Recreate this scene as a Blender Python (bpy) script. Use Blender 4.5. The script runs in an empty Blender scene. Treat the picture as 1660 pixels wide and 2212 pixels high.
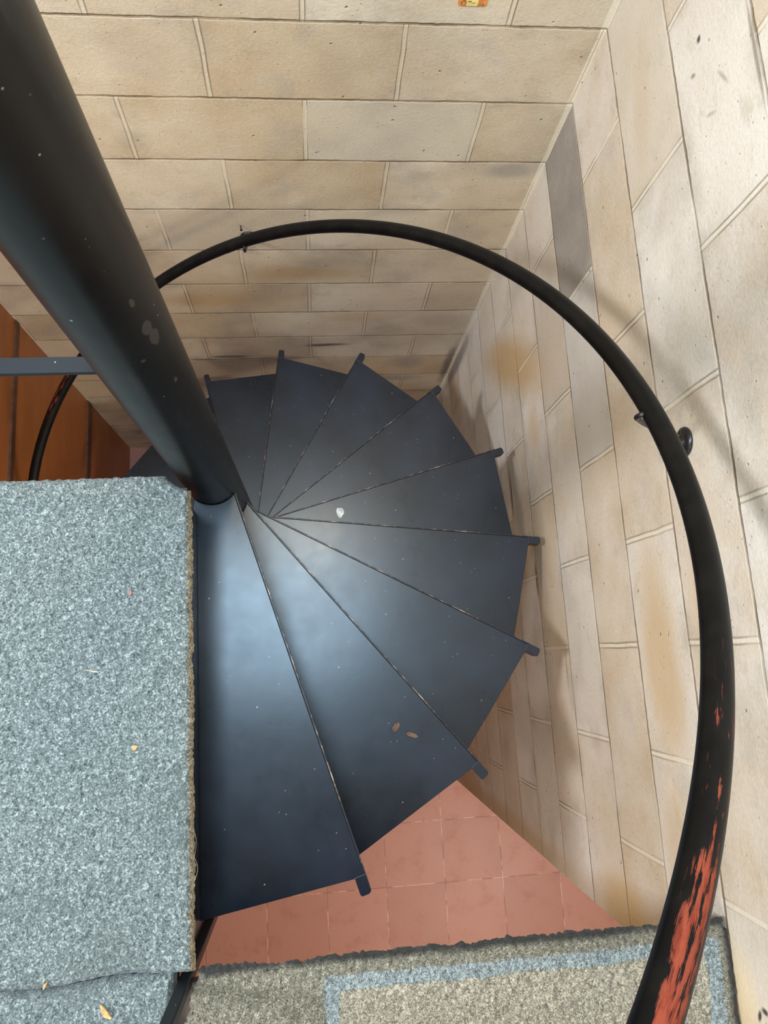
import bpy, bmesh, math, random
import numpy as np
from mathutils import Vector, Matrix, noise as mnoise
random.seed(7); rng = np.random.default_rng(7)
C = bpy.context.scene.collection
H, L = .2032, .4064                      # concrete block course height and length
PI = math.pi
FLOOR = -2.84                            # tiled floor downstairs
AX, AY = -.8166, -.8623                  # axis of the spiral
T0, DT = math.radians(-72.915), math.radians(22.044)
Z1, RISE = -.170, .174

# ------------------------------------------------------------------ node helpers
class N:
    """thin wrapper over a shader socket so that maths reads like maths"""
    def __init__(s, t, sock): s.t = t; s.s = sock
    def _m(s, op, *o, clamp=False):
        n = s.t.nodes.new('ShaderNodeMath'); n.operation = op; n.use_clamp = clamp
        for i, v in enumerate((s,) + o):
            if isinstance(v, N): s.t.links.new(v.s, n.inputs[i])
            else: n.inputs[i].default_value = v
        return N(s.t, n.outputs[0])
    def __add__(s, o): return s._m('ADD', o)
    def __radd__(s, o): return s._m('ADD', o)
    def __sub__(s, o): return s._m('SUBTRACT', o)
    def __rsub__(s, o): return (s * -1)._m('ADD', o)
    def __mul__(s, o): return s._m('MULTIPLY', o)
    def __rmul__(s, o): return s._m('MULTIPLY', o)
    def __truediv__(s, o): return s._m('DIVIDE', o)
    def floor(s): return s._m('FLOOR')
    def fract(s): return s - s.floor()
    def abs(s): return s._m('ABSOLUTE')
    def sqrt(s): return s._m('SQRT')
    def min(s, o): return s._m('MINIMUM', o)
    def max(s, o): return s._m('MAXIMUM', o)
    def pow(s, o): return s._m('POWER', o)
    def clamp(s): return s._m('ADD', 0., clamp=True)
    def less(s, o): return s._m('LESS_THAN', o)
    def step(s, a, b):
        """smooth 0..1 as the value goes from a to b (a may exceed b)"""
        n = s.t.nodes.new('ShaderNodeMapRange'); n.interpolation_type = 'SMOOTHSTEP'
        s.t.links.new(s.s, n.inputs[0])
        if a < b: n.inputs[1].default_value = a; n.inputs[2].default_value = b; n.inputs[3].default_value = 0; n.inputs[4].default_value = 1
        else: n.inputs[1].default_value = b; n.inputs[2].default_value = a; n.inputs[3].default_value = 1; n.inputs[4].default_value = 0
        return N(s.t, n.outputs[0])

class Mat:
    def __init__(s, name):
        s.m = bpy.data.materials.new(name); s.m.use_nodes = True
        s.t = s.m.node_tree; s.b = s.t.nodes['Principled BSDF']
    def pos(s):
        g = s.t.nodes.new('ShaderNodeTexCoord'); x = s.t.nodes.new('ShaderNodeSeparateXYZ')
        s.t.links.new(g.outputs['Object'], x.inputs[0])
        return [N(s.t, x.outputs[i]) for i in range(3)]
    def uv(s):
        g = s.t.nodes.new('ShaderNodeTexCoord'); x = s.t.nodes.new('ShaderNodeSeparateXYZ')
        s.t.links.new(g.outputs['UV'], x.inputs[0])
        return [N(s.t, x.outputs[i]) for i in range(2)]
    def vec(s, x, y, z=0.):
        n = s.t.nodes.new('ShaderNodeCombineXYZ')
        for i, v in enumerate((x, y, z)):
            if isinstance(v, N): s.t.links.new(v.s, n.inputs[i])
            else: n.inputs[i].default_value = v
        return n.outputs[0]
    def noise(s, v, scale, detail=2., rough=.5, dist=0.):
        n = s.t.nodes.new('ShaderNodeTexNoise'); n.inputs['Scale'].default_value = scale
        n.inputs['Detail'].default_value = detail; n.inputs['Roughness'].default_value = rough
        n.inputs['Distortion'].default_value = dist; s.t.links.new(v, n.inputs['Vector'])
        return N(s.t, n.outputs['Fac'])
    def voro(s, v, scale, feature='F1'):
        n = s.t.nodes.new('ShaderNodeTexVoronoi'); n.inputs['Scale'].default_value = scale; n.feature = feature
        s.t.links.new(v, n.inputs['Vector'])
        sp = s.t.nodes.new('ShaderNodeSeparateColor'); s.t.links.new(n.outputs['Color'], sp.inputs[0])
        return N(s.t, n.outputs['Distance']), N(s.t, sp.outputs[0])
    def white(s, v):
        n = s.t.nodes.new('ShaderNodeTexWhiteNoise'); n.noise_dimensions = '3D'; s.t.links.new(v, n.inputs['Vector'])
        return N(s.t, n.outputs['Value'])
    def mix(s, f, a, b, mode='MIX'):
        n = s.t.nodes.new('ShaderNodeMix'); n.data_type = 'RGBA'; n.blend_type = mode; n.clamp_factor = True
        if isinstance(f, N): s.t.links.new(f.s, n.inputs[0])
        else: n.inputs[0].default_value = f
        for i, v in ((6, a), (7, b)):
            if isinstance(v, tuple): n.inputs[i].default_value = (*v, 1)
            else: s.t.links.new(v, n.inputs[i])
        return n.outputs[2]
    def put(s, color=None, rough=None, bump=None, strength=.5, dist=.002, metallic=None, spec=None, coat=None, sheen=None):
        def st(k, v):
            if v is None: return
            if isinstance(v, N): s.t.links.new(v.s, s.b.inputs[k])
            elif isinstance(v, bpy.types.NodeSocket): s.t.links.new(v, s.b.inputs[k])
            else: s.b.inputs[k].default_value = (*v, 1) if isinstance(v, tuple) else v
        st('Base Color', color); st('Roughness', rough); st('Metallic', metallic); st('Specular IOR Level', spec)
        st('Coat Weight', coat); st('Sheen Weight', sheen)
        if bump is not None:
            n = s.t.nodes.new('ShaderNodeBump'); n.inputs['Strength'].default_value = strength; n.inputs['Distance'].default_value = dist
            s.t.links.new(bump.s, n.inputs['Height']); s.t.links.new(n.outputs[0], s.b.inputs['Normal'])
        return s.m

# ------------------------------------------------------------------ materials
def block_wall(name, axis, flip, placed_marks, blocks=(), tones=((.52, .42, .295), (.63, .545, .415), (.67, .60, .49))):
    M = Mat(name); x, y, z = M.pos()
    a = x if axis == 'x' else y
    pv = M.vec(a, z, 0.)
    wob = (M.noise(pv, 9., 2.) - .5) * .006 + (M.noise(pv, 45., 2.) - .5) * .004
    wob2 = (M.noise(M.vec(z, a, 3.), 9., 2.) - .5) * .006
    v = (z * -1 + wob) / H
    row = v.floor(); odd = (row * .5).fract() * 2
    u = (a * -1 + wob2) / L + (odd * .5 if not flip else (1 - odd) * .5)
    col = u.floor()
    fu, fv = u.fract(), v.fract()
    du = fu.min(1 - fu) * L; dv = fv.min(1 - fv) * H
    r1 = M.white(M.vec(col, row, .3)); r2 = M.white(M.vec(col, row, 7.7))
    fade = M.noise(pv, 7., 3.)
    fade2 = M.noise(M.vec(z, a, 9.), 5., 3.)
    hl = dv.step(.0046, .0012) * (.4 + .6 * fade.step(.38, .6))
    vb = du.step(.0050, .0042)
    ve = ((du - .0050).abs()).step(.0022, .0006) * fade2.step(.35, .6)
    big = M.noise(pv, 2.1, 3., .55)
    mid = M.noise(pv, 6., 4., .6)
    fine = M.noise(pv, 130., 3., .6)
    c = M.mix(big.step(.3, .7), tones[0], tones[1])
    c = M.mix(r1 * .5, c, tones[2])
    c = M.mix((r2 * .7 + mid * 1.3 - .78).clamp() * 1., c, (.42, .295, .165))
    c = M.mix(M.noise(M.vec(a, z, 5.), 4., 4., .6).step(.50, .72) * .6, c, (.34, .30, .25))
    rim = dv.step(.045, .0).max(du.step(.06, .0))
    c = M.mix(rim * M.noise(M.vec(z, a, 2.), 5.5, 4., .65).step(.47, .68) * .5, c, (.31, .26, .195))
    c = M.mix(((fine - .5) * 1.6).clamp() * .5, c, (.74, .67, .53))
    c = M.mix(((.47 - fine) * 1.8).clamp() * .55, c, (.33, .26, .175))
    blot = M.noise(M.vec(a * 1.0, z * 1.6, 11.), 13., 5., .7)
    c = M.mix(blot.step(.54, .70) * .38, c, (.36, .285, .19))
    # grime, age marks, dark streaks and dark patches with a place of their own: (a, z, half length, half height, tilt, colour, strength)
    for (sa, sz, ra, rz, tilt, scol, sst) in placed_marks:
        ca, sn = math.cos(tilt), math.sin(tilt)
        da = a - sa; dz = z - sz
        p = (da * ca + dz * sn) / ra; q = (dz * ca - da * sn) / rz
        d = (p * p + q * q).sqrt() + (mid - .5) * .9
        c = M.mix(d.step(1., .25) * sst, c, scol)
    for (bc, br, scol, sst) in blocks:      # single blocks cast from a greyer mix
        k = ((col - bc).abs().less(.5)) * ((row - br).abs().less(.5))
        c = M.mix(k * sst * (.55 + mid * .6 + (fine - .5) * .5), c, scol)
    sd, sr = M.voro(pv, 34.)
    pit = sd.step(.13, .05) * sr.less(.16)
    sd2, sr2 = M.voro(pv, 95.)
    pit2 = sd2.step(.16, .05) * sr2.less(.13)
    c = M.mix(vb * .35, c, (.72, .64, .49))
    c = M.mix(ve * .6, c, (.24, .175, .11))
    c = M.mix(hl * .8, c, (.20, .14, .085))
    c = M.mix((pit + pit2 * .7).clamp() * .6, c, (.15, .11, .08))
    if axis == 'x':                     # pale mortar fillet left in the inner corner
        c = M.mix((a * -1 + wob).step(.014, .010) * .75, c, (.76, .69, .54))
    h = fine * .22 + M.noise(pv, 320., 2.) * .16 + mid * .3 - hl * .9 - ve * .6 + vb * .25 - (pit + pit2).clamp() * .7
    return M.put(c, .62 - (fine - .5) * .2, h, .75, .0042, spec=.35)

def black_paint(name, base=(.004, .0060, .0110), rough=.29, specks=1., spec=.5, chips=False):
    M = Mat(name); x, y, z = M.pos(); p = M.vec(x, y, z)
    n1 = M.noise(p, 5., 4., .6); n2 = M.noise(p, 26., 4., .6); n3 = M.noise(p, 240., 2.)
    c = M.mix(n1.step(.35, .7), base, tuple(v * 1.9 for v in base))
    sd, sr = M.voro(p, 42.); sp = sd.step(.075, .035) * sr.less(.17)
    sd2, sr2 = M.voro(p, 130.); sp2 = sd2.step(.16, .06) * sr2.less(.05) * n1.step(.42, .6)
    c = M.mix((sp + sp2).clamp() * .75 * specks, c, (.50, .52, .50))
    if chips:                            # knocked patches on the pole, long axis up the pole
        def chip_at(px, py, pz, w, h, tilt=0.):
            dx = x - (AX + px); dy = y - (AY + py); dz = z - pz
            g = ((dx * dx + dy * dy) / (w * w) + (dz + dx * tilt) * (dz + dx * tilt) / (h * h)).sqrt() + (n2 - .5) * 1.1
            return g.step(1., .8)
        k = chip_at(.0392, -.031, .549, .006, .013).max(chip_at(.041, -.0286, .523, .007, .016)).max(chip_at(.038, -.033, .601, .0032, .008)).max(chip_at(.0405, -.0294, .413, .003, .007)).max(chip_at(.0247, -.0435, .50, .003, .003))
        c = M.mix(k * .8, c, (.060, .054, .050))
        rub = M.noise(M.vec(x * 9., y * 9., z * 2.), 3., 5., .7).step(.60, .72)
        c = M.mix(rub * .35, c, (.045, .040, .036))
    r = rough + (n2 - .5) * .09 + (n1 - .5) * .12
    return M.put(c, r, n2 * .5 + n3 * .12, .10, .002, spec=spec)

def worn_edge():
    M = Mat('worn_edge'); x, y, z = M.pos(); p = M.vec(x, y, z)
    n = M.noise(p, 14., 4., .65); n2 = M.noise(p, 60., 3.)
    w = (n * .7 + n2 * .3).step(.47, .62)
    c = M.mix(w, (.014, .014, .016), M.mix(n2.step(.4, .65), (.20, .105, .06), (.42, .31, .24)))
    return M.put(c, .38, n2, .1, .001, metallic=w * .55)

def rail_paint():
    """black paint with the red primer worn through; uv: metres along the pipe, turn around it"""
    M = Mat('rail_paint'); u, v = M.uv(); x, y, z = M.pos()
    st = M.noise(M.vec(u * 9., v * 17., 0.), 1.6, 5., .62)
    st2 = M.noise(M.vec(u * 40., v * 26., 4.), 1., 4., .65)
    def around(c, w): return (((v - c + .5).fract()) - .5).abs().step(w, w * .35)
    s = st * .62 + st2 * .38
    dense = u.step(RED0 - .15, RED0 - .03) * u.step(RED1 + .06, RED1) * around(REDV, .17)
    sparse = u.step(RED0 - .2, RED0) * u.step(RED1 + .30, RED1 + .1) * around(REDV - .01, .15)
    low = u.step(RED2, RED2 + .03) * u.step(RED3 + .05, RED3) * around(REDV2, .12)
    m = ((s + dense * .145 - .60).step(0., .025) * dense + (s + .035 - .60).step(0., .03) * sparse + (s + .075 - .60).step(0., .02) * low).clamp()
    n2 = M.noise(M.vec(x, y, z), 30., 3.)
    c = M.mix(n2.step(.4, .7), (.0020, .0020, .0022), (.0045, .004, .0036))
    c = M.mix(m, c, M.mix(st2.step(.4, .6), (.15, .022, .010), (.215, .042, .020)))
    return M.put(c, .40 + m * .25 + (n2 - .5) * .15, n2 * .4 - m * .5, .15, .001, spec=.16)

def tiles():
    M = Mat('red_tile'); x, y, z = M.pos()
    P_ = .306; p = M.vec(x, y, 0.)
    wob = (M.noise(p, 5., 2.) - .5) * .003
    u = (x + .015 + wob) / P_; v = (y + 2.086 + wob) / P_
    fu, fv = u.fract(), v.fract()
    d = fu.min(1 - fu).min(fv.min(1 - fv)) * P_
    r = M.white(M.vec(u.floor(), v.floor(), 1.))
    n = M.noise(p, 9., 5., .65); n2 = M.noise(p, 60., 3.)
    c = M.mix(r, (.40, .175, .125), (.45, .205, .15))
    c = M.mix(n.step(.5, .75) * .6, c, (.33, .12, .078))
    c = M.mix(((n2 - .5) * 2.).clamp() * .35, c, (.55, .25, .18))
    g = d.step(.0035, .0012); gn = M.noise(p, 12., 2.)
    c = M.mix(g * .75, c, M.mix(gn.step(.42, .6), (.27, .10, .07), (.66, .40, .30)))
    return M.put(c, .42 + n * .15, n2 * .3 - g * .8, .3, .002, spec=.4)

def pile(name, dark, mid, light, size, stripe=False, warm=0.):
    M = Mat(name); x, y, z = M.pos(); p = M.vec(x, y, z)
    a = M.noise(p, size, 3., .7, 1.2); b = M.noise(M.vec(y, x, z), size * 2.3, 2., .6)
    s = a * .6 + b * .4
    c = M.mix(s.step(.36, .5), dark, mid); c = M.mix(s.step(.5, .63), c, light)
    big = M.noise(p, 4., 3., .6)
    c = M.mix(big.step(.5, .75) * .35, c, (dark[0] * 1.6, dark[1] * 1.5, dark[2] * 1.3))
    if warm:                             # the trodden selvedge has gone brown
        e = M.noise(p, 40., 2.)
        m = (x - (-.825) + (e - .5) * .012).step(-.017, -.002) * z.step(.021, .0145)
        c = M.mix(m * warm, c, M.mix(s.step(.4, .6), (.10, .065, .03), (.42, .30, .16)))
    if stripe:
        wob = (M.noise(p, 25., 2.) - .5) * .012
        xx = x + wob; yy = y + wob
        ins = xx.step(-.640, -.636) * yy.step(-1.672, -1.676)
        inn = xx.step(-.618, -.614) * yy.step(-1.692, -1.696)
        right = xx.step(-.050, -.046)
        right2 = xx.step(-.022, -.026)
        band = (ins * (1 - inn) * right2 + right * right2 * yy.step(-1.672, -1.676)).clamp()
        c = M.mix(inn * (1 - right) * .36, c, M.mix(s.step(.4, .6), (.22, .18, .12), (.66, .58, .45)))
        c = M.mix(band * .65, c, M.mix(s.step(.38, .6), (.075, .095, .105), (.33, .40, .42)))
        edge = (y + wob).step(-1.662, -1.650).max((x + wob).step(-.016, -.008))
        c = M.mix(edge * .9, c, (.016, .016, .017))
    return M.put(c, .92, a * .7 + b * .5, .8, .003, spec=.1, sheen=.15)

def stained_wood():
    M = Mat('orange_stained_board'); x, y, z = M.pos()
    g = M.noise(M.vec(x * 1., y * 1.2, z * 9.), 2.2, 5., .6, .6); big = M.noise(M.vec(x, y, z), 2.4, 3.)
    f = M.noise(M.vec(y * 6., z * 40., x), 3., 3.)
    c = M.mix(g.step(.2, .8), (.27, .080, .017), (.33, .108, .024))
    c = M.mix(big.step(.45, .7) * .4, c, (.20, .055, .013)); c = M.mix(f.step(.6, .8) * .12, c, (.34, .13, .04))
    return M.put(c, .34 + big * .12, g * .4, .1, .002, spec=.5)

def plaster(name, col):
    M = Mat(name); x, y, z = M.pos(); n = M.noise(M.vec(x, y, z), 40., 4.)
    return M.put(M.mix(n, tuple(v * .92 for v in col), col), .8, n, .1, .002)

def plain(name, col, rough=.5, scale=60., var=.35, metallic=0.):
    M = Mat(name); x, y, z = M.pos(); n = M.noise(M.vec(x, y, z), scale, 4., .6)
    return M.put(M.mix(n.step(.3, .7), tuple(v * (1 - var) for v in col), tuple(min(1, v * (1 + var)) for v in col)), rough, n, .15, .001, metallic=metallic)

# ------------------------------------------------------------------ mesh helpers
def obj(name, verts, faces, mat, parent=None, smooth=False, mats=None, fmat=None, uvs=None):
    me = bpy.data.meshes.new(name); me.from_pydata([tuple(v) for v in verts], [], faces)
    for m in (mats or [mat]): me.materials.append(m)
    if fmat: me.polygons.foreach_set('material_index', fmat)
    if uvs:
        ul = me.uv_layers.new(name='UVMap')
        for pi, p in enumerate(me.polygons):
            for k, li in enumerate(p.loop_indices): ul.data[li].uv = uvs[pi][k]
    bm = bmesh.new(); bm.from_mesh(me); bmesh.ops.recalc_face_normals(bm, faces=bm.faces); bm.to_mesh(me); bm.free()
    if smooth: me.polygons.foreach_set('use_smooth', [True] * len(me.polygons))
    o = bpy.data.objects.new(name, me); C.objects.link(o)
    if parent: under(o, parent)
    return o
def bevel(o, w, seg=2):
    m = o.modifiers.new('bevel', 'BEVEL'); m.width = w; m.segments = seg; m.limit_method = 'ANGLE'; return o
def box(x0, x1, y0, y1, z0, z1):
    v = [(x, y, z) for z in (z0, z1) for y in (y0, y1) for x in (x0, x1)]
    f = [(0, 1, 3, 2), (4, 5, 7, 6), (0, 1, 5, 4), (2, 3, 7, 6), (0, 2, 6, 4), (1, 3, 7, 5)]
    return v, f
def join(*parts):
    V, F = [], []
    for v, f in parts:
        n = len(V); V += list(v); F += [tuple(i + n for i in g) for g in f]
    return V, F
def prism(poly, z0, z1):
    n = len(poly)
    v = [(x, y, z0) for x, y in poly] + [(x, y, z1) for x, y in poly]
    f = [tuple(range(n)), tuple(range(n, 2 * n))] + [(i, (i + 1) % n, n + (i + 1) % n, n + i) for i in range(n)]
    return v, f
def tube(path, r, seg=24, cap=True, radii=None):
    P = [Vector(p) for p in path]; n = len(P); V, F, U = [], [], []
    up = Vector((0, 0, 1)); ln = 0.
    prev = None
    for i, p in enumerate(P):
        t = (P[min(i + 1, n - 1)] - P[max(i - 1, 0)]).normalized()
        if prev is None:
            a = t.cross(up)
            if a.length < .1: a = t.cross(Vector((1, 0, 0)))
            a.normalize()
        else: a = (prev - t * prev.dot(t)).normalized()
        prev = a; b = t.cross(a)
        rr = radii[i] if radii else r
        for k in range(seg):
            w = 2 * PI * k / seg; V.append(p + (a * math.cos(w) + b * math.sin(w)) * rr)
    d = [0.]
    for i in range(1, n): d.append(d[-1] + (P[i] - P[i - 1]).length)
    for i in range(n - 1):
        for k in range(seg):
            k2 = (k + 1) % seg
            F.append((i * seg + k, i * seg + k2, (i + 1) * seg + k2, (i + 1) * seg + k))
            U.append([(d[i], k / seg), (d[i], (k + 1) / seg), (d[i + 1], (k + 1) / seg), (d[i + 1], k / seg)])
    if cap:
        F.append(tuple(range(seg))); F.append(tuple(range((n - 1) * seg, n * seg)))
        U += [[(0, 0)] * seg, [(0, 0)] * seg]
    return V, F, U
def lathe(profile, origin, axis, seg=32):
    """profile of (radius, height) turned about axis through origin"""
    ax = Vector(axis).normalized(); a = ax.orthogonal().normalized(); b = ax.cross(a); o = Vector(origin)
    V, F = [], []
    for r, h in profile:
        for k in range(seg):
            w = 2 * PI * k / seg; V.append(o + ax * h + (a * math.cos(w) + b * math.sin(w)) * r)
    for i in range(len(profile) - 1):
        for k in range(seg):
            k2 = (k + 1) % seg; F.append((i * seg + k, i * seg + k2, (i + 1) * seg + k2, (i + 1) * seg + k))
    F.append(tuple(range(seg))); F.append(tuple(range((len(profile) - 1) * seg, len(profile) * seg)))
    return V, F
def tag(o, label=None, cat=None, group=None, kind=None):
    if label: o['label'] = label
    if cat: o['category'] = cat
    if group: o['group'] = group
    if kind: o['kind'] = kind
    return o
def empty(name, loc):
    o = bpy.data.objects.new(name, None); C.objects.link(o); o.location = loc; o.empty_display_size = .1; return o
def under(o, p):
    """parent without moving"""
    o.parent = p; o.matrix_parent_inverse = Matrix.Translation(-Vector(p.location)) if p.type == 'EMPTY' else Matrix()
    return o
def struct(name, vf, mat): return tag(obj(name, vf[0], vf[1], mat), kind='structure')

# ------------------------------------------------------------------ the handrail's course (needed by its paint as well)
EYE = Vector((-.62886186, -1.20764253, 1.20925562))
RC = (-.8707, -.8558, .742, .2105, -.5378)          # centre, radius, height at the right wall, climb per radian
def rail_pt(th): return Vector((RC[0] + RC[2] * math.cos(th), RC[1] + RC[2] * math.sin(th), RC[3] + RC[4] * th))
TH0, TH1, NR = math.radians(-68), math.radians(262), 300
RAIL = [rail_pt(TH0 + (TH1 - TH0) * i / NR) for i in range(NR + 1)]
RR = .0155
def rail_len(deg):
    k = int((math.radians(deg) - TH0) / (TH1 - TH0) * NR)
    return sum((RAIL[i + 1] - RAIL[i]).length for i in range(k))
RV, RF, RU = tube(RAIL, RR, 32)
def facing(deg, side=0.):
    """which turn of the pipe (0..1) looks at the eye point at this place; side leans it outwards"""
    i = int((math.radians(deg) - TH0) / (TH1 - TH0) * NR); ring = RV[i * 32:(i + 1) * 32]
    out = (RAIL[i] - Vector((AX, AY, RAIL[i].z))).normalized()
    d = (EYE - RAIL[i]).normalized() + out * side
    return max(range(32), key=lambda k: (ring[k] - RAIL[i]).dot(d)) / 32
RED0, RED1 = rail_len(-57), rail_len(-46)
REDV = facing(-51, .35)
RED2, RED3 = rail_len(131), rail_len(140)
REDV2 = facing(136, .6)

# ------------------------------------------------------------------ the setting
TAN, BRN, GRY, DRK = (.47, .31, .15), (.36, .22, .10), (.27, .245, .215), (.06, .045, .035)
back_marks = [
    (-.33, .12, .30, .10, 0, (.60, .42, .18), .45), (-.55, -.13, .07, .10, 0, (.40, .31, .21), .45), (-.93, -.07, .10, .12, 0, (.47, .36, .25), .4),
    (-.08, -.44, .10, .04, 0, GRY, .6), (-.62, -.95, .26, .06, 0, TAN, .6), (-.95, -1.12, .30, .07, 0, TAN, .55),
    (-.45, -1.27, .20, .05, 0, TAN, .4), (-.12, -1.30, .14, .08, 0, (.40, .30, .2), .45),
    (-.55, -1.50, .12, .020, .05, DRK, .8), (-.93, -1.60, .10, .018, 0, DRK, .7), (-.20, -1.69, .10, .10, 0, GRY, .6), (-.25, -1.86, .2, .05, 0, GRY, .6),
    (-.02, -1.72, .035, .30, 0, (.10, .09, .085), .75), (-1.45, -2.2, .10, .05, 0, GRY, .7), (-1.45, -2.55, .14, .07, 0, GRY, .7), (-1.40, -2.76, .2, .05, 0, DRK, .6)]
right_marks = [
    (-.36, -.86, .50, .12, 2.0, (.43, .27, .12), .85), (-.62, -.72, .10, .08, 0, TAN, .5),
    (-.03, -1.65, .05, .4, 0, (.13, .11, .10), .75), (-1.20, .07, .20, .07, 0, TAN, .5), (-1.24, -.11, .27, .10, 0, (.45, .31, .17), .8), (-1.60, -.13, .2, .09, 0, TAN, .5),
    (-.25, .09, .18, .05, .2, (.50, .38, .26), .6), (-.735, -.997, .115, .010, 0, (.09, .05, .03), .95), (-1.03, -.820, .085, .010, 0, (.10, .055, .03), .95),  # includes narrow dark streaks just below the tread tips
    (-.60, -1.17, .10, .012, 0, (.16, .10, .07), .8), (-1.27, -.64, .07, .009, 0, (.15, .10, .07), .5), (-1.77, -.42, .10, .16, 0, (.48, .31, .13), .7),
    (-1.80, .01, .16, .08, 0, (.70, .50, .24), .5), (-1.79, -1.5, .06, 1.2, 0, (.42, .27, .11), .6), (-1.45, -1.0, .12, .4, 0, (.38, .32, .26), .45),
    (-.296, .283, .009, .008, .5, DRK, 1.), (-.337, .255, .006, .012, .5, (.2, .15, .12), .8), (-.40, .325, .006, .035, 1.1, (.3, .24, .2), .7), (-.43, .285, .005, .025, .4, (.3, .24, .2), .6), (-.43, .40, .12, .007, 0, (.14, .11, .09), .7), (-1.752, .078, .007, .012, 0, DRK, 1.), (-1.764, .062, .014, .006, .5, DRK, 1.),
    (-.42, .14, .25, .07, 0, (.50, .41, .31), .35)]
m_back = block_wall('painted_block_back', 'x', False, back_marks, [(1, 1, (.50, .45, .36), .5), (0, 5, (.40, .33, .22), .5), (2, 3, (.52, .46, .37), .4)])
m_right = block_wall('painted_block_right', 'y', True, right_marks, [(0, 1, (.18, .155, .135), .95), (1, 1, (.36, .33, .30), .6), (1, 2, (.36, .32, .28), .4), (0, -1, (.45, .36, .25), .5)], ((.50, .42, .335), (.60, .53, .455), (.64, .585, .53)))
m_plast = plaster('pale_plaster', (.66, .60, .50)); m_ceil = plaster('timber_coloured_ceiling', (.30, .25, .20))
m_board = plain('brown_floor_board', (.05, .033, .025), .6, 20.); m_gapshade = plain('shaded_board_gap', (.085, .030, .010), .5, 30.); m_tile = tiles(); m_wood = stained_wood()
m_steel = black_paint('black_stair_paint'); m_edge = worn_edge(); m_pole = black_paint('black_pole_paint', (.0045, .005, .0055), .34, .8, .35, chips=True)
m_rail = rail_paint(); m_iron = black_paint('black_bracket_paint', (.006, .006, .006), .30, .2)
m_bar = black_paint('grey_black_bar_paint', (.005, .006, .008), .42, 1., .25)
m_carpet = pile('blue_grey_pile', (.040, .050, .050), (.122, .146, .143), (.33, .37, .365), 155., warm=.8)
m_rug = pile('brown_grey_loop_pile', (.046, .041, .030), (.158, .144, .108), (.39, .355, .27), 200., stripe=True)

TOP = 2.5
struct('wall_back', box(-4., .2, 0., .2, FLOOR, TOP), m_back)
v, f = join(box(0., .2, -1.812, 0., FLOOR, -.16), box(0., .2, -4., 0., -.16, TOP))
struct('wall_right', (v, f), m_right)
struct('wall_left', box(-1.70, -1.63, -1.66, 0., FLOOR, -.14), m_wood)
struct('floor', box(-4., 3., -4., 0.2, FLOOR - .1, FLOOR), m_tile)
# upstairs floor slab with the square stair hole left open and the landing standing in its corner
v, f = join(box(-4., -1.635, -4., 0., -.14, 0.), box(-1.635, 0., -4., -1.667, -.02, 0.), box(-1.635, 0., -4., -1.80, -.14, -.02), box(-1.628, -.853, -1.667, -1.6505, -.02, 0.))
struct('floor_upstairs', (v, f), m_board)
struct('ceiling', join(box(-4., .2, -4., -1.28, TOP, TOP + .1), box(-4., .2, -.40, .2, TOP, TOP + .1), box(-4., -1.36, -1.28, -.40, TOP, TOP + .1), box(-.36, .2, -1.28, -.40, TOP, TOP + .1)), m_ceil)
struct('wall_left_upstairs', join(box(-3.1, -3., -4., 0., 0., 1.6), box(-3.1, -3., -4., -1.6, 1.6, TOP), box(-3.1, -3., -.7, 0., 1.6, TOP)), m_plast)
struct('wall_front', join(box(-4.1, .2, -4.1, -4., 0., TOP), box(-4.1, 3.1, -4.1, -4., FLOOR, 0.)), m_plast)
struct('wall_left_downstairs', box(-4.1, -4., -4., 0., FLOOR, 0.), m_plast)
struct('wall_right_downstairs', box(3., 3.1, -4., 0.2, FLOOR, -.0), m_plast)
struct('ceiling_downstairs', box(.2, 3., -4., .2, -.14, 0.), m_ceil)
# dark strips in place of the shadowed gaps at the board joints
struct('gap_shade_1', box(-1.63, -1.622, -1.66, -.005, -2.115, -2.06), m_gapshade)
struct('gap_shade_2', box(-1.63, -1.622, -1.66, -.005, -1.275, -1.245), m_gapshade)

# ------------------------------------------------------------------ the spiral staircase
stair = empty('spiral_staircase', (AX, AY, FLOOR))
tag(stair, 'black painted steel spiral staircase winding down around a thick round pole', 'staircase')
def part(name, vf, mat, parent, **k):
    o = obj(name, vf[0], vf[1], mat, **k); under(o, parent); return o
# pole
pv, pf, pu = tube([(AX, AY, FLOOR + (1.12 - FLOOR) * i / 40) for i in range(41)], .050, 64)
part('centre_pole', (pv, pf), m_pole, stair, smooth=True)
part('pole_cap', lathe([(.052, 0.), (.052, .012), (.044, .024), (.02, .030)], (AX, AY, 1.12), (0, 0, 1), 48), m_pole, stair)
def tread_polys():
    rp, s = .0505, .0300
    a0 = math.asin(s / rp); a1 = math.radians(-58)
    arc = [(rp * math.cos(a), rp * math.sin(a)) for a in np.linspace(a1, a0, 12)]
    return arc + [(.7705, s), (.7265, -.305), (.64, -.375)]
tp = tread_polys()
plate_v, plate_f = prism(tp, -.006, 0.)
def nosing_geo():
    s0, s1 = .0300, .0335
    V, F, FM = [], [], []
    # lip hanging under the leading edge, then the square end tab that runs past the tread
    def add(vf, mi=0):
        n = len(V); V.extend(vf[0]); F.extend([tuple(i + n for i in g) for g in vf[1]]); FM.extend([mi] * len(vf[1]))
    add(box(.0405, .797, s0, s1 - .0006, -.030, 0.))
    add(box(.0405, .775, s1 - .0022, s1, -.0030, .0007), 1)
    tab = [(.7665, .0125), (.7665, s1 - .0006), (.794, s1 - .0006), (.7985, s1 - .0025), (.800, s1 - .006), (.800, .0165), (.7985, .0137), (.795, .0125)]
    add(prism(tab, -.030, .0004))
    return V, F, FM
nv, nf, nfm = nosing_geo()
me_plate = me_nose = None
NT = 15
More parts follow.
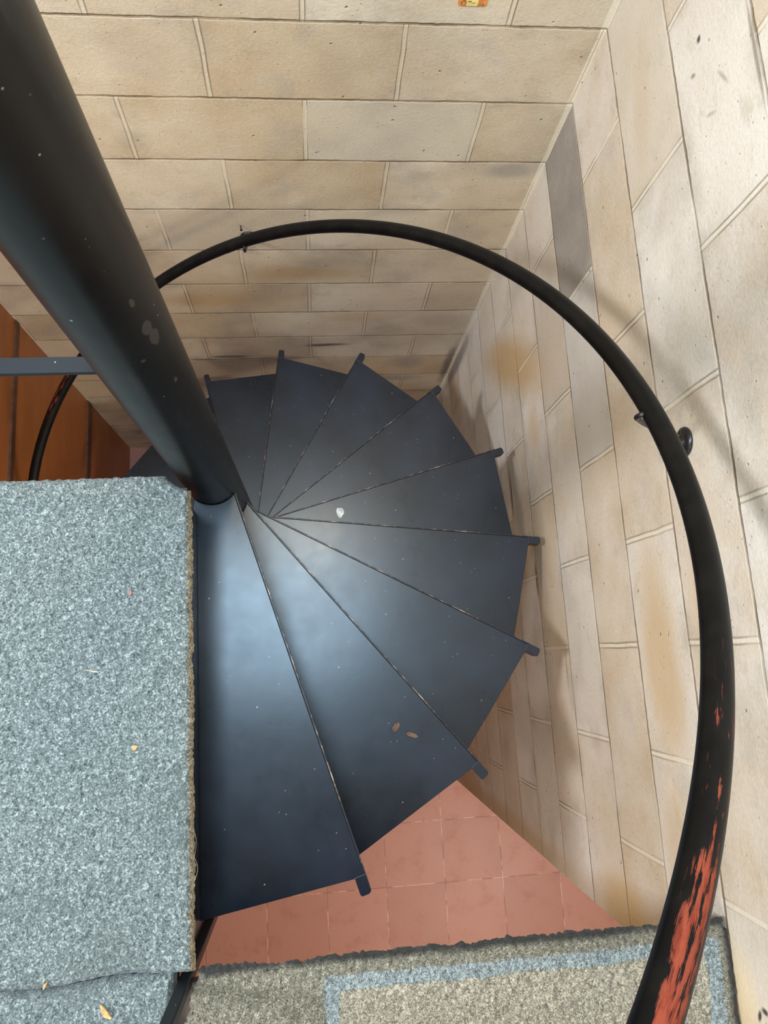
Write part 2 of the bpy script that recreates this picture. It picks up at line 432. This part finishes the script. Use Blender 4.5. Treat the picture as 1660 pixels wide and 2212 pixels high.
for i in range(NT):
    ang = T0 + DT * i; z = Z1 - RISE * i
    M4 = Matrix.Translation((AX, AY, z)) @ Matrix.Rotation(ang, 4, 'Z')
    if me_plate is None:
        t = obj('tread', plate_v, plate_f, m_steel); n_ = obj('nosing', nv, nf, m_steel, mats=[m_steel, m_edge], fmat=nfm)
        bevel(t, .0012, 2); bevel(n_, .0008, 2)
        me_plate, me_nose = t, n_
    else:
        t = me_plate.copy(); n_ = me_nose.copy(); C.objects.link(t); C.objects.link(n_)
    t.parent = stair; t.matrix_parent_inverse = Matrix(); t.location = Vector((0, 0, z - FLOOR)); t.rotation_euler = (0, 0, ang)
    n_.parent = t; n_.matrix_parent_inverse = Matrix(); n_.location = (0, 0, 0); n_.rotation_euler = (0, 0, 0)
    if i == 2: T3 = t
    if i == 4: T5 = t
# white paint splash on the fifth tread down
def blob(cx, cy, rx, ry, z0, z1, ph=0., n=22, wob=.22):
    pts = []
    for k in range(n):
        w = 2 * PI * k / n; q = 1 + wob * math.sin(2 * w + ph) * .6 + wob * math.sin(3 * w + 1.3 * ph) * .6
        pts.append((cx + rx * q * math.cos(w), cy + ry * q * math.sin(w)))
    return prism(pts, z0, z1)
def to_local(i, wx, wy):
    ang = T0 + DT * i; dx, dy = wx - AX, wy - AY
    return dx * math.cos(ang) + dy * math.sin(ang), -dx * math.sin(ang) + dy * math.cos(ang)
m_white = plain('white_paint', (.62, .62, .58), .5)

wx, wy = to_local(4, -.5485, -.801)
sp = obj('paint_spot', *blob(wx, wy, .010, .016, 0.0002, .0016, 1.), m_white); sp['label'] = 'spot of white paint'
sp.parent = T5; sp.matrix_parent_inverse = Matrix()
# landing plate with its side channel, welded to the pole at the top
part('landing_plate', join(box(-1.63, -.834, -1.6495, -.920, -.012, .004), box(-.8500, -.8455, -1.656, -.93, -.163, -.012), box(-.8500, -.8455, -1.656, -1.600, -.42, -.163), box(-1.63, -.850, -.9245, -.920, -.11, -.012)), m_steel, stair)
part('guard_rail', box(-2.9, AX - .045, -.872, -.853, .384, .392), m_bar, stair)
bevel(part('newel_post', box(-.850, -.832, -1.673, -1.657, -.60, 1.02), m_bar, stair), .002)

# ------------------------------------------------------------------ the wall handrail and its brackets
hand = empty('handrail', (RC[0], RC[1], FLOOR)); tag(hand, 'round black handrail spiralling along the block walls, red primer showing where worn', 'handrail')
hr = obj('rail', RV, RF, m_rail, uvs=RU, smooth=True); under(hr, hand)
def wall_bracket(th, wall, drop):
    """a round screwed flange on the wall, a J-shaped rod under the rail and up its inner side"""
    p = rail_pt(th)
    if wall == 'right': base = Vector((0, p.y, p.z - drop)); out = Vector((-1, 0, 0)); dist = -p.x
    else: base = Vector((p.x, 0, p.z - drop)); out = Vector((0, -1, 0)); dist = -p.y
    b = obj('wall_bracket', *lathe([(.0245, 0.), (.0255, .002), (.0245, .005), (.018, .0075), (.0105, .010), (.008, .016)], base, out), m_iron, smooth=True)
    under(b, hand)
    up = Vector((0, 0, 1))
    key = [base + out * .010, base + out * (dist * .30) + up * (drop * .18), base + out * (dist * .68) + up * (drop * .50), base + out * (dist * .96) + up * (drop * .72), base + out * (dist + .011) + up * (drop * .84),
           base + out * (dist + .018) + up * (drop * .90), base + out * (dist + .017) + up * (drop * .97), base + out * (dist + .010) + up * (drop * 1.0)]
    path = []
    for i in range(len(key) - 1):
        a, b1, c1, d = key[max(0, i - 1)], key[i], key[i + 1], key[min(len(key) - 1, i + 2)]
        for q in range(8):
            t = q / 8
            path.append(.5 * ((2 * b1) + (c1 - a) * t + (2 * a - 5 * b1 + 4 * c1 - d) * t * t + (3 * b1 - a - 3 * c1 + d) * t ** 3))
    path.append(key[-1])
    v, f, u = tube(path, .0042, 12)
    r = obj('bracket_arm', v, f, m_iron, smooth=True); r.parent = b; r.matrix_parent_inverse = Matrix()
    side = out.cross(up)
    for sg in (-1, 1):
        c = base + side * (.0165 * sg) + out * .0065
        s_ = obj('screw', *lathe([(.0042, 0.), (.0042, .0012), (.0026, .0024)], c, out, 14), m_iron, smooth=True); s_.parent = b; s_.matrix_parent_inverse = Matrix()
    return b
wall_bracket(math.radians(-2.5), 'right', .155)
wall_bracket(math.radians(83.), 'back', .170)

# ------------------------------------------------------------------ carpets: real relief of tufts, a rolled and frayed edge
def grid_carpet(name, xs, ys, z, amp, mat, jit, roll, fray, k=1, parent=None, base=0.):
    """heightfield of pile over xs/ys; edges listed in roll (l r f b) curl down to base"""
    nx, ny = len(xs), len(ys)
    X, Y = np.meshgrid(xs, ys)
    h = rng.random((ny, nx))
    for _ in range(k):
        h = (h + .6 * (np.roll(h, 1, 0) + np.roll(h, -1, 0) + np.roll(h, 1, 1) + np.roll(h, -1, 1))) / 3.4
    h = (h - h.mean()) / (h.std() + 1e-9); h = np.clip(h, -2, 2)
    Z = z + amp * h
    X = X + rng.normal(0, jit, X.shape); Y = Y + rng.normal(0, jit, Y.shape)
    def fall(d, w): return np.sqrt(np.clip(1 - np.clip(1 - d / w, 0, 1) ** 2, 0, 1))
    e = np.ones_like(Z)
    if 'r' in roll: e = np.minimum(e, fall(xs[-1] - X, .012))
    if 'l' in roll: e = np.minimum(e, fall(X - xs[0], .012))
    if 'b' in roll: e = np.minimum(e, fall(ys[-1] - Y, .012))
    if 'f' in roll: e = np.minimum(e, fall(Y - ys[0], .012))
    Z = base + (Z - base) * e
    def ragged(n):
        a = rng.normal(0, 1, n); a = np.convolve(a, [.25, .5, .25], 'same'); c = np.convolve(rng.normal(0, 1, n), np.ones(25) / 25, 'same'); return a * fray + c * fray * 4
    if 'r' in roll: X[:, -3:] += ragged(ny)[:, None]
    if 'b' in roll: Y[-3:, :] += ragged(nx)[None, :]
    if 'l' in roll: X[:, :3] += ragged(ny)[:, None]
    if 'f' in roll: Y[:3, :] += .4 * ragged(nx)[None, :]
    V = np.stack([X, Y, Z], -1).reshape(-1, 3)
    # skirt down to the floor so that the piece is solid at its edges
    idx = np.arange(nx * ny).reshape(ny, nx)
    F = np.stack([idx[:-1, :-1], idx[:-1, 1:], idx[1:, 1:], idx[1:, :-1]], -1).reshape(-1, 4)
    ring = np.concatenate([idx[0, :], idx[1:, -1], idx[-1, -2::-1], idx[-2:0:-1, 0]])
    n0 = len(V); low = V[ring].copy(); low[:, 2] = base
    V = np.concatenate([V, low]); r2 = np.arange(n0, n0 + len(ring))
    S = np.stack([ring, r2, np.roll(r2, -1), np.roll(ring, -1)], -1)
    F = np.concatenate([F, S])
    me = bpy.data.meshes.new(name); me.vertices.add(len(V)); me.vertices.foreach_set('co', V.ravel())
    me.loops.add(F.size); me.loops.foreach_set('vertex_index', F.ravel().astype(np.int32))
    me.polygons.add(len(F)); me.polygons.foreach_set('loop_start', np.arange(0, F.size, 4, dtype=np.int32))
    me.update(calc_edges=True); me.validate(); me.polygons.foreach_set('use_smooth', [True] * len(me.polygons)); me.materials.append(mat)
    o = bpy.data.objects.new(name, me); C.objects.link(o); return o
st = .0024
land = grid_carpet('landing_carpet', np.arange(-1.63, -.8249, st), np.arange(-1.6485, -.8975, st), .0205, .0009, m_carpet, .0004, 'rbf', .0010, 1, base=.0045)
def seam(o, y0):
    co = np.empty(len(o.data.vertices) * 3); o.data.vertices.foreach_get('co', co); co = co.reshape(-1, 3)
    k = np.clip(1 - np.abs(co[:, 1] - y0) / .06, 0, 1)
    co[:, 1] += k * (.0055 * np.exp(-((co[:, 0] + .925) / .055) ** 2) - .003 * np.exp(-((co[:, 0] + 1.04) / .05) ** 2)); o.data.vertices.foreach_set('co', co.ravel()); o.data.update()
seam(land, -1.6485)
# the corner is cut round for the pole
me = land.data
co = np.empty(len(me.vertices) * 3); me.vertices.foreach_get('co', co); co = co.reshape(-1, 3)
d = co[:, :2] - np.array([AX, AY]); r = np.hypot(d[:, 0], d[:, 1]); m = r < .064
co[m, :2] = np.array([AX, AY]) + d[m] / np.maximum(r[m], 1e-6)[:, None] * .064
k = np.clip((.076 - r) / .012, 0, 1); co[:, 2] = .0045 + (co[:, 2] - .0045) * np.sqrt(np.clip(1 - k ** 2, 0, 1))
me.vertices.foreach_set('co', co.ravel()); me.update()
tag(land, 'blue-grey pile carpet on the square landing beside the black pole', 'carpet')
fl = grid_carpet('floor_carpet', np.concatenate([np.arange(-3.98, -1.66, .04), np.arange(-1.64, -.8535, st)]), np.concatenate([np.arange(-3.98, -2.02, .04), np.arange(-2.0, -1.6495, st)]), .0225, .0011, m_carpet, .0004, 'rb', .001, 1, base=.001)
seam(fl, -1.6495)
tag(fl, 'grey carpet at the bottom left corner, past the dark seam below the landing', 'carpet')
nfl = grid_carpet('landing_carpet_strip', np.arange(-3.98, -1.64, .04), np.arange(-1.64, -.02, .04), .0205, .0011, m_carpet, .0004, 'r', .001, 1, base=.001)
tag(nfl, 'blue-grey carpet on the floor left of the landing, outside the stair well', 'carpet')
rug = grid_carpet('rug', np.arange(-.823, -.004, .0026), np.arange(-2.35, -1.646, .0026), .0120, .0016, m_rug, .0005, 'lrb', .0018, 1, base=.001)
co = np.empty(len(rug.data.vertices) * 3); rug.data.vertices.foreach_get('co', co); co = co.reshape(-1, 3)
co[:, 0] -= np.clip((-.60 - co[:, 0]) / .226, 0, 1) * np.clip((-1.655 - co[:, 1]) * .32, 0, .03); rug.data.vertices.foreach_set('co', co.ravel()); rug.data.update()
tag(rug, 'grey-brown looped rug with a pale blue inset border and ragged dark edge', 'rug')

# ------------------------------------------------------------------ small things lying about
m_chip = plain('fresh_wood', (.48, .29, .12), .7, 200.); m_leaf = plain('dry_leaf', (.16, .085, .055), .8, 120.); m_red = plain('reddish_lint', (.36, .17, .15), .9); m_straw = plain('straw', (.62, .48, .34), .8)
def chip(name, x, y, z, lx, ly, h, ang, mat, label, cat, group=None):
    n = 9; top, bot = [], []
    for k in range(n):
        w = 2 * PI * k / n; q = 1 + .25 * math.sin(3 * w + x * 40)
        top.append((lx * q * math.cos(w) * .92, ly * q * math.sin(w) * .9, h + .25 * h * math.sin(w * 2))); bot.append((lx * q * math.cos(w), ly * q * math.sin(w), 0))
    V = bot + top; F = [tuple(range(n)), tuple(range(n, 2 * n))] + [(i, (i + 1) % n, n + (i + 1) % n, n + i) for i in range(n)]
    o = obj(name, V, F, mat); o.location = (x, y, z); o.rotation_euler = (0, 0, ang); return tag(o, label, cat, group)
g = 'crumbs on the carpet'
chip('wood_chip', -.9112, -1.3268, .0212, .0048, .0042, .003, .4, m_chip, 'small orange wood chip in the middle of the landing carpet', 'wood chip', g)
chip('wood_splinter', -.948, -1.6853, .0238, .0125, .0042, .003, -.9, m_chip, 'orange-brown wood splinter on the bottom left carpet below the seam', 'wood chip', g)
chip('wood_chip', -1.0328, -1.6435, .0210, .0052, .0022, .003, 1.0, m_chip, 'pale orange wood sliver beside the carpet seam at the far left', 'wood chip', g)
chip('lint_scrap', -.9202, -1.0909, .0212, .0032, .0042, .002, .2, m_red, 'faint reddish scrap of lint high on the landing carpet', 'lint')
chip('straw_scrap', -.9753, -1.2094, .0214, .0125, .0010, .0016, -.2, m_straw, 'thin straw-coloured strand lying on the landing carpet', 'straw')
def leaf(x, y, z, ln, wd, ang, label):
    V, F = [], []; n = 10
    for i in range(n + 1):
        t = i / n; w = wd * math.sin(PI * min(1, t * .96 + .02)) ** .8 * (1 + .18 * math.sin(9 * t)); zc = .0016 + .0022 * math.sin(PI * t)
        for s_, dz in ((-1, .0016), (0, 0.), (1, .0022)): V.append(((t - .5) * ln, s_ * w, zc + dz))
    for i in range(n):
        for k in range(2): a = i * 3 + k; F.append((a, a + 1, a + 4, a + 3))
    o = obj('dry_leaf', V, F, m_leaf); sd = o.modifiers.new('thick', 'SOLIDIFY'); sd.thickness = .0006
    o.location = (x, y, z); o.rotation_euler = (0, 0, ang); return tag(o, label, 'leaf', 'leaf scraps on the second tread')
leaf(-.4748, -1.3576, Z1 - RISE + .0008, .022, .0065, .9, 'rusty brown leaf scrap on the second tread, the left of the two')
leaf(-.4422, -1.3754, Z1 - RISE + .0008, .026, .0050, -.35, 'pointed brown leaf on the second tread, the right of the two')
m_hair = plain('carpet_thread', (.42, .34, .24), .8)
v, f = [], []
for (x0, y0, x1, y1, bow) in ((-.832, -1.44, -.826, -1.495, .006), (-.829, -1.485, -.831, -1.535, .009)):
    pth = [(x0 + (x1 - x0) * t + bow * math.sin(PI * t), y0 + (y1 - y0) * t, .015 - .008 * math.sin(PI * t)) for t in np.linspace(0, 1, 14)]
    a, b, _ = tube(pth, .00025, 6); v, f = join((v, f), (a, b))
th_ = obj('loose_thread', v, f, m_hair); under(th_, land)
# sticker at the top of the far wall, nail near the far bracket
stk = empty('wall_sticker', (-.288, 0, .055)); tag(stk, 'small orange and yellow sticker on the far block wall at the top edge', 'sticker')
def rrect(x0, x1, z0, z1, r, y0, y1):
    pts = []
    for cx, cz, a0 in ((x1 - r, z1 - r, 0), (x0 + r, z1 - r, 90), (x0 + r, z0 + r, 180), (x1 - r, z0 + r, 270)):
        for k in range(6): w = math.radians(a0 + 18 * k); pts.append((cx + r * math.cos(w), cz + r * math.sin(w)))
    n = len(pts); V = [(x, y0, z) for x, z in pts] + [(x, y1, z) for x, z in pts]
    return V, [tuple(range(n)), tuple(range(n, 2 * n))] + [(i, (i + 1) % n, n + (i + 1) % n, n + i) for i in range(n)]
m_or = plain('sticker_orange', (.62, .22, .06), .45, 90., .3); m_ye = plain('sticker_yellow', (.74, .60, .22), .45, 90., .15); m_br = plain('sticker_brown', (.30, .15, .05), .5, 90., .25)
part('backing', rrect(-.315, -.259, .0455, .080, .005, -.0012, 0.), m_or, stk)
part('centre_panel', rrect(-.299, -.276, .0465, .079, .003, -.0018, -.0012), m_ye, stk)
rg, rf_ = [], []
for k in range(24):
    w = 2 * PI * k / 24
    for r_ in (.0038, .0060):
        for y_ in (-.0012, -.0020): rg.append((-.3045 + r_ * math.cos(w), y_, .0535 + r_ * math.sin(w)))
for k in range(24):
    a, b = k * 4, ((k + 1) % 24) * 4
    rf_ += [(a, b, b + 1, a + 1), (a + 2, b + 2, b + 3, a + 3), (a, b, b + 2, a + 2), (a + 1, b + 1, b + 3, a + 3)]
part('ring_mark', (rg, rf_), m_br, stk)
part('dark_mark', join(rrect(-.2965, -.289, .0555, .0575, .0008, -.0024, -.0018), rrect(-.2875, -.282, .0530, .0545, .0006, -.0024, -.0018), rrect(-.2675, -.2645, .047, .052, .001, -.0018, -.0012)), m_br, stk)
nail = obj('nail', *lathe([(.0016, 0.), (.0016, .016), (.0036, .0162), (.0036, .018), (.002, .0188)], (-.7988, 0., -.684), (0.12, -1, .25), 12), m_iron); tag(nail, 'black nail sticking out of the far wall above the handrail', 'nail')

# ------------------------------------------------------------------ light: daylight windows upstairs, a skylight over the stair, a warm lamp, unseen light downstairs
def area(name, loc, target, sx, sy, watts, col, spread=180):
    l = bpy.data.lights.new(name, 'AREA'); l.shape = 'RECTANGLE'; l.size = sx; l.size_y = sy; l.energy = watts; l.color = col; l.spread = math.radians(spread)
    o = bpy.data.objects.new(name, l); C.objects.link(o); o.location = loc
    o.rotation_euler = (Vector(target) - Vector(loc)).to_track_quat('-Z', 'Y').to_euler(); return o
area('window_daylight', (-2.95, -1.15, 2.05), (-.1, -.9, .2), .48, .48, 112, (.86, .92, 1.))
area('window_daylight', (-2.2, -3.9, 2.05), (-.6, -.3, -.2), .7, .7, 48, (1., .91, .76))
area('skylight_daylight', (-.86, -.84, 2.49), (-.86, -.84, 0.), .95, .85, 76, (.53, .78, 1.))
area('lamp_warm', (-.62, -.45, 2.2), (-.6, -.1, .2), .14, .14, 13, (1., .80, .50))
area('unseen_light_downstairs', (.6, -3.0, -.25), (-.5, -1.4, -2.4), 1.2, 1.0, 82, (1., .91, .80))
area('unseen_light_downstairs', (-1.05, -2.35, -.22), (-.9, -.3, -1.9), .8, .5, 15, (1., .82, .62))  # unseen fill, added to brighten the lower walls
w = bpy.data.worlds.new('sky'); bpy.context.scene.world = w; w.use_nodes = True
w.node_tree.nodes['Background'].inputs[0].default_value = (.72, .80, .9, 1); w.node_tree.nodes['Background'].inputs[1].default_value = .08

# ------------------------------------------------------------------ camera
R_ = ((.9944393542, -.0566742178, .0887603732), (-.0385301837, -.9802066461, -.1941915443), (.0980091616, .1896917604, -.9769397322))
cd = bpy.data.cameras.new('camera'); cam = bpy.data.objects.new('camera', cd); C.objects.link(cam)
cam.matrix_world = Matrix(((R_[0][0], -R_[1][0], -R_[2][0], EYE.x), (R_[0][1], -R_[1][1], -R_[2][1], EYE.y), (R_[0][2], -R_[1][2], -R_[2][2], EYE.z), (0, 0, 0, 1)))
cd.sensor_fit = 'VERTICAL'; cd.sensor_height = 36.; cd.lens = 1576.4876 * 36 / 2212; cd.clip_start = .02
sc = bpy.context.scene; sc.camera = cam
sc.view_settings.view_transform = 'Standard'; sc.view_settings.look = 'None'; sc.view_settings.gamma = 1; sc.view_settings.exposure = 0.
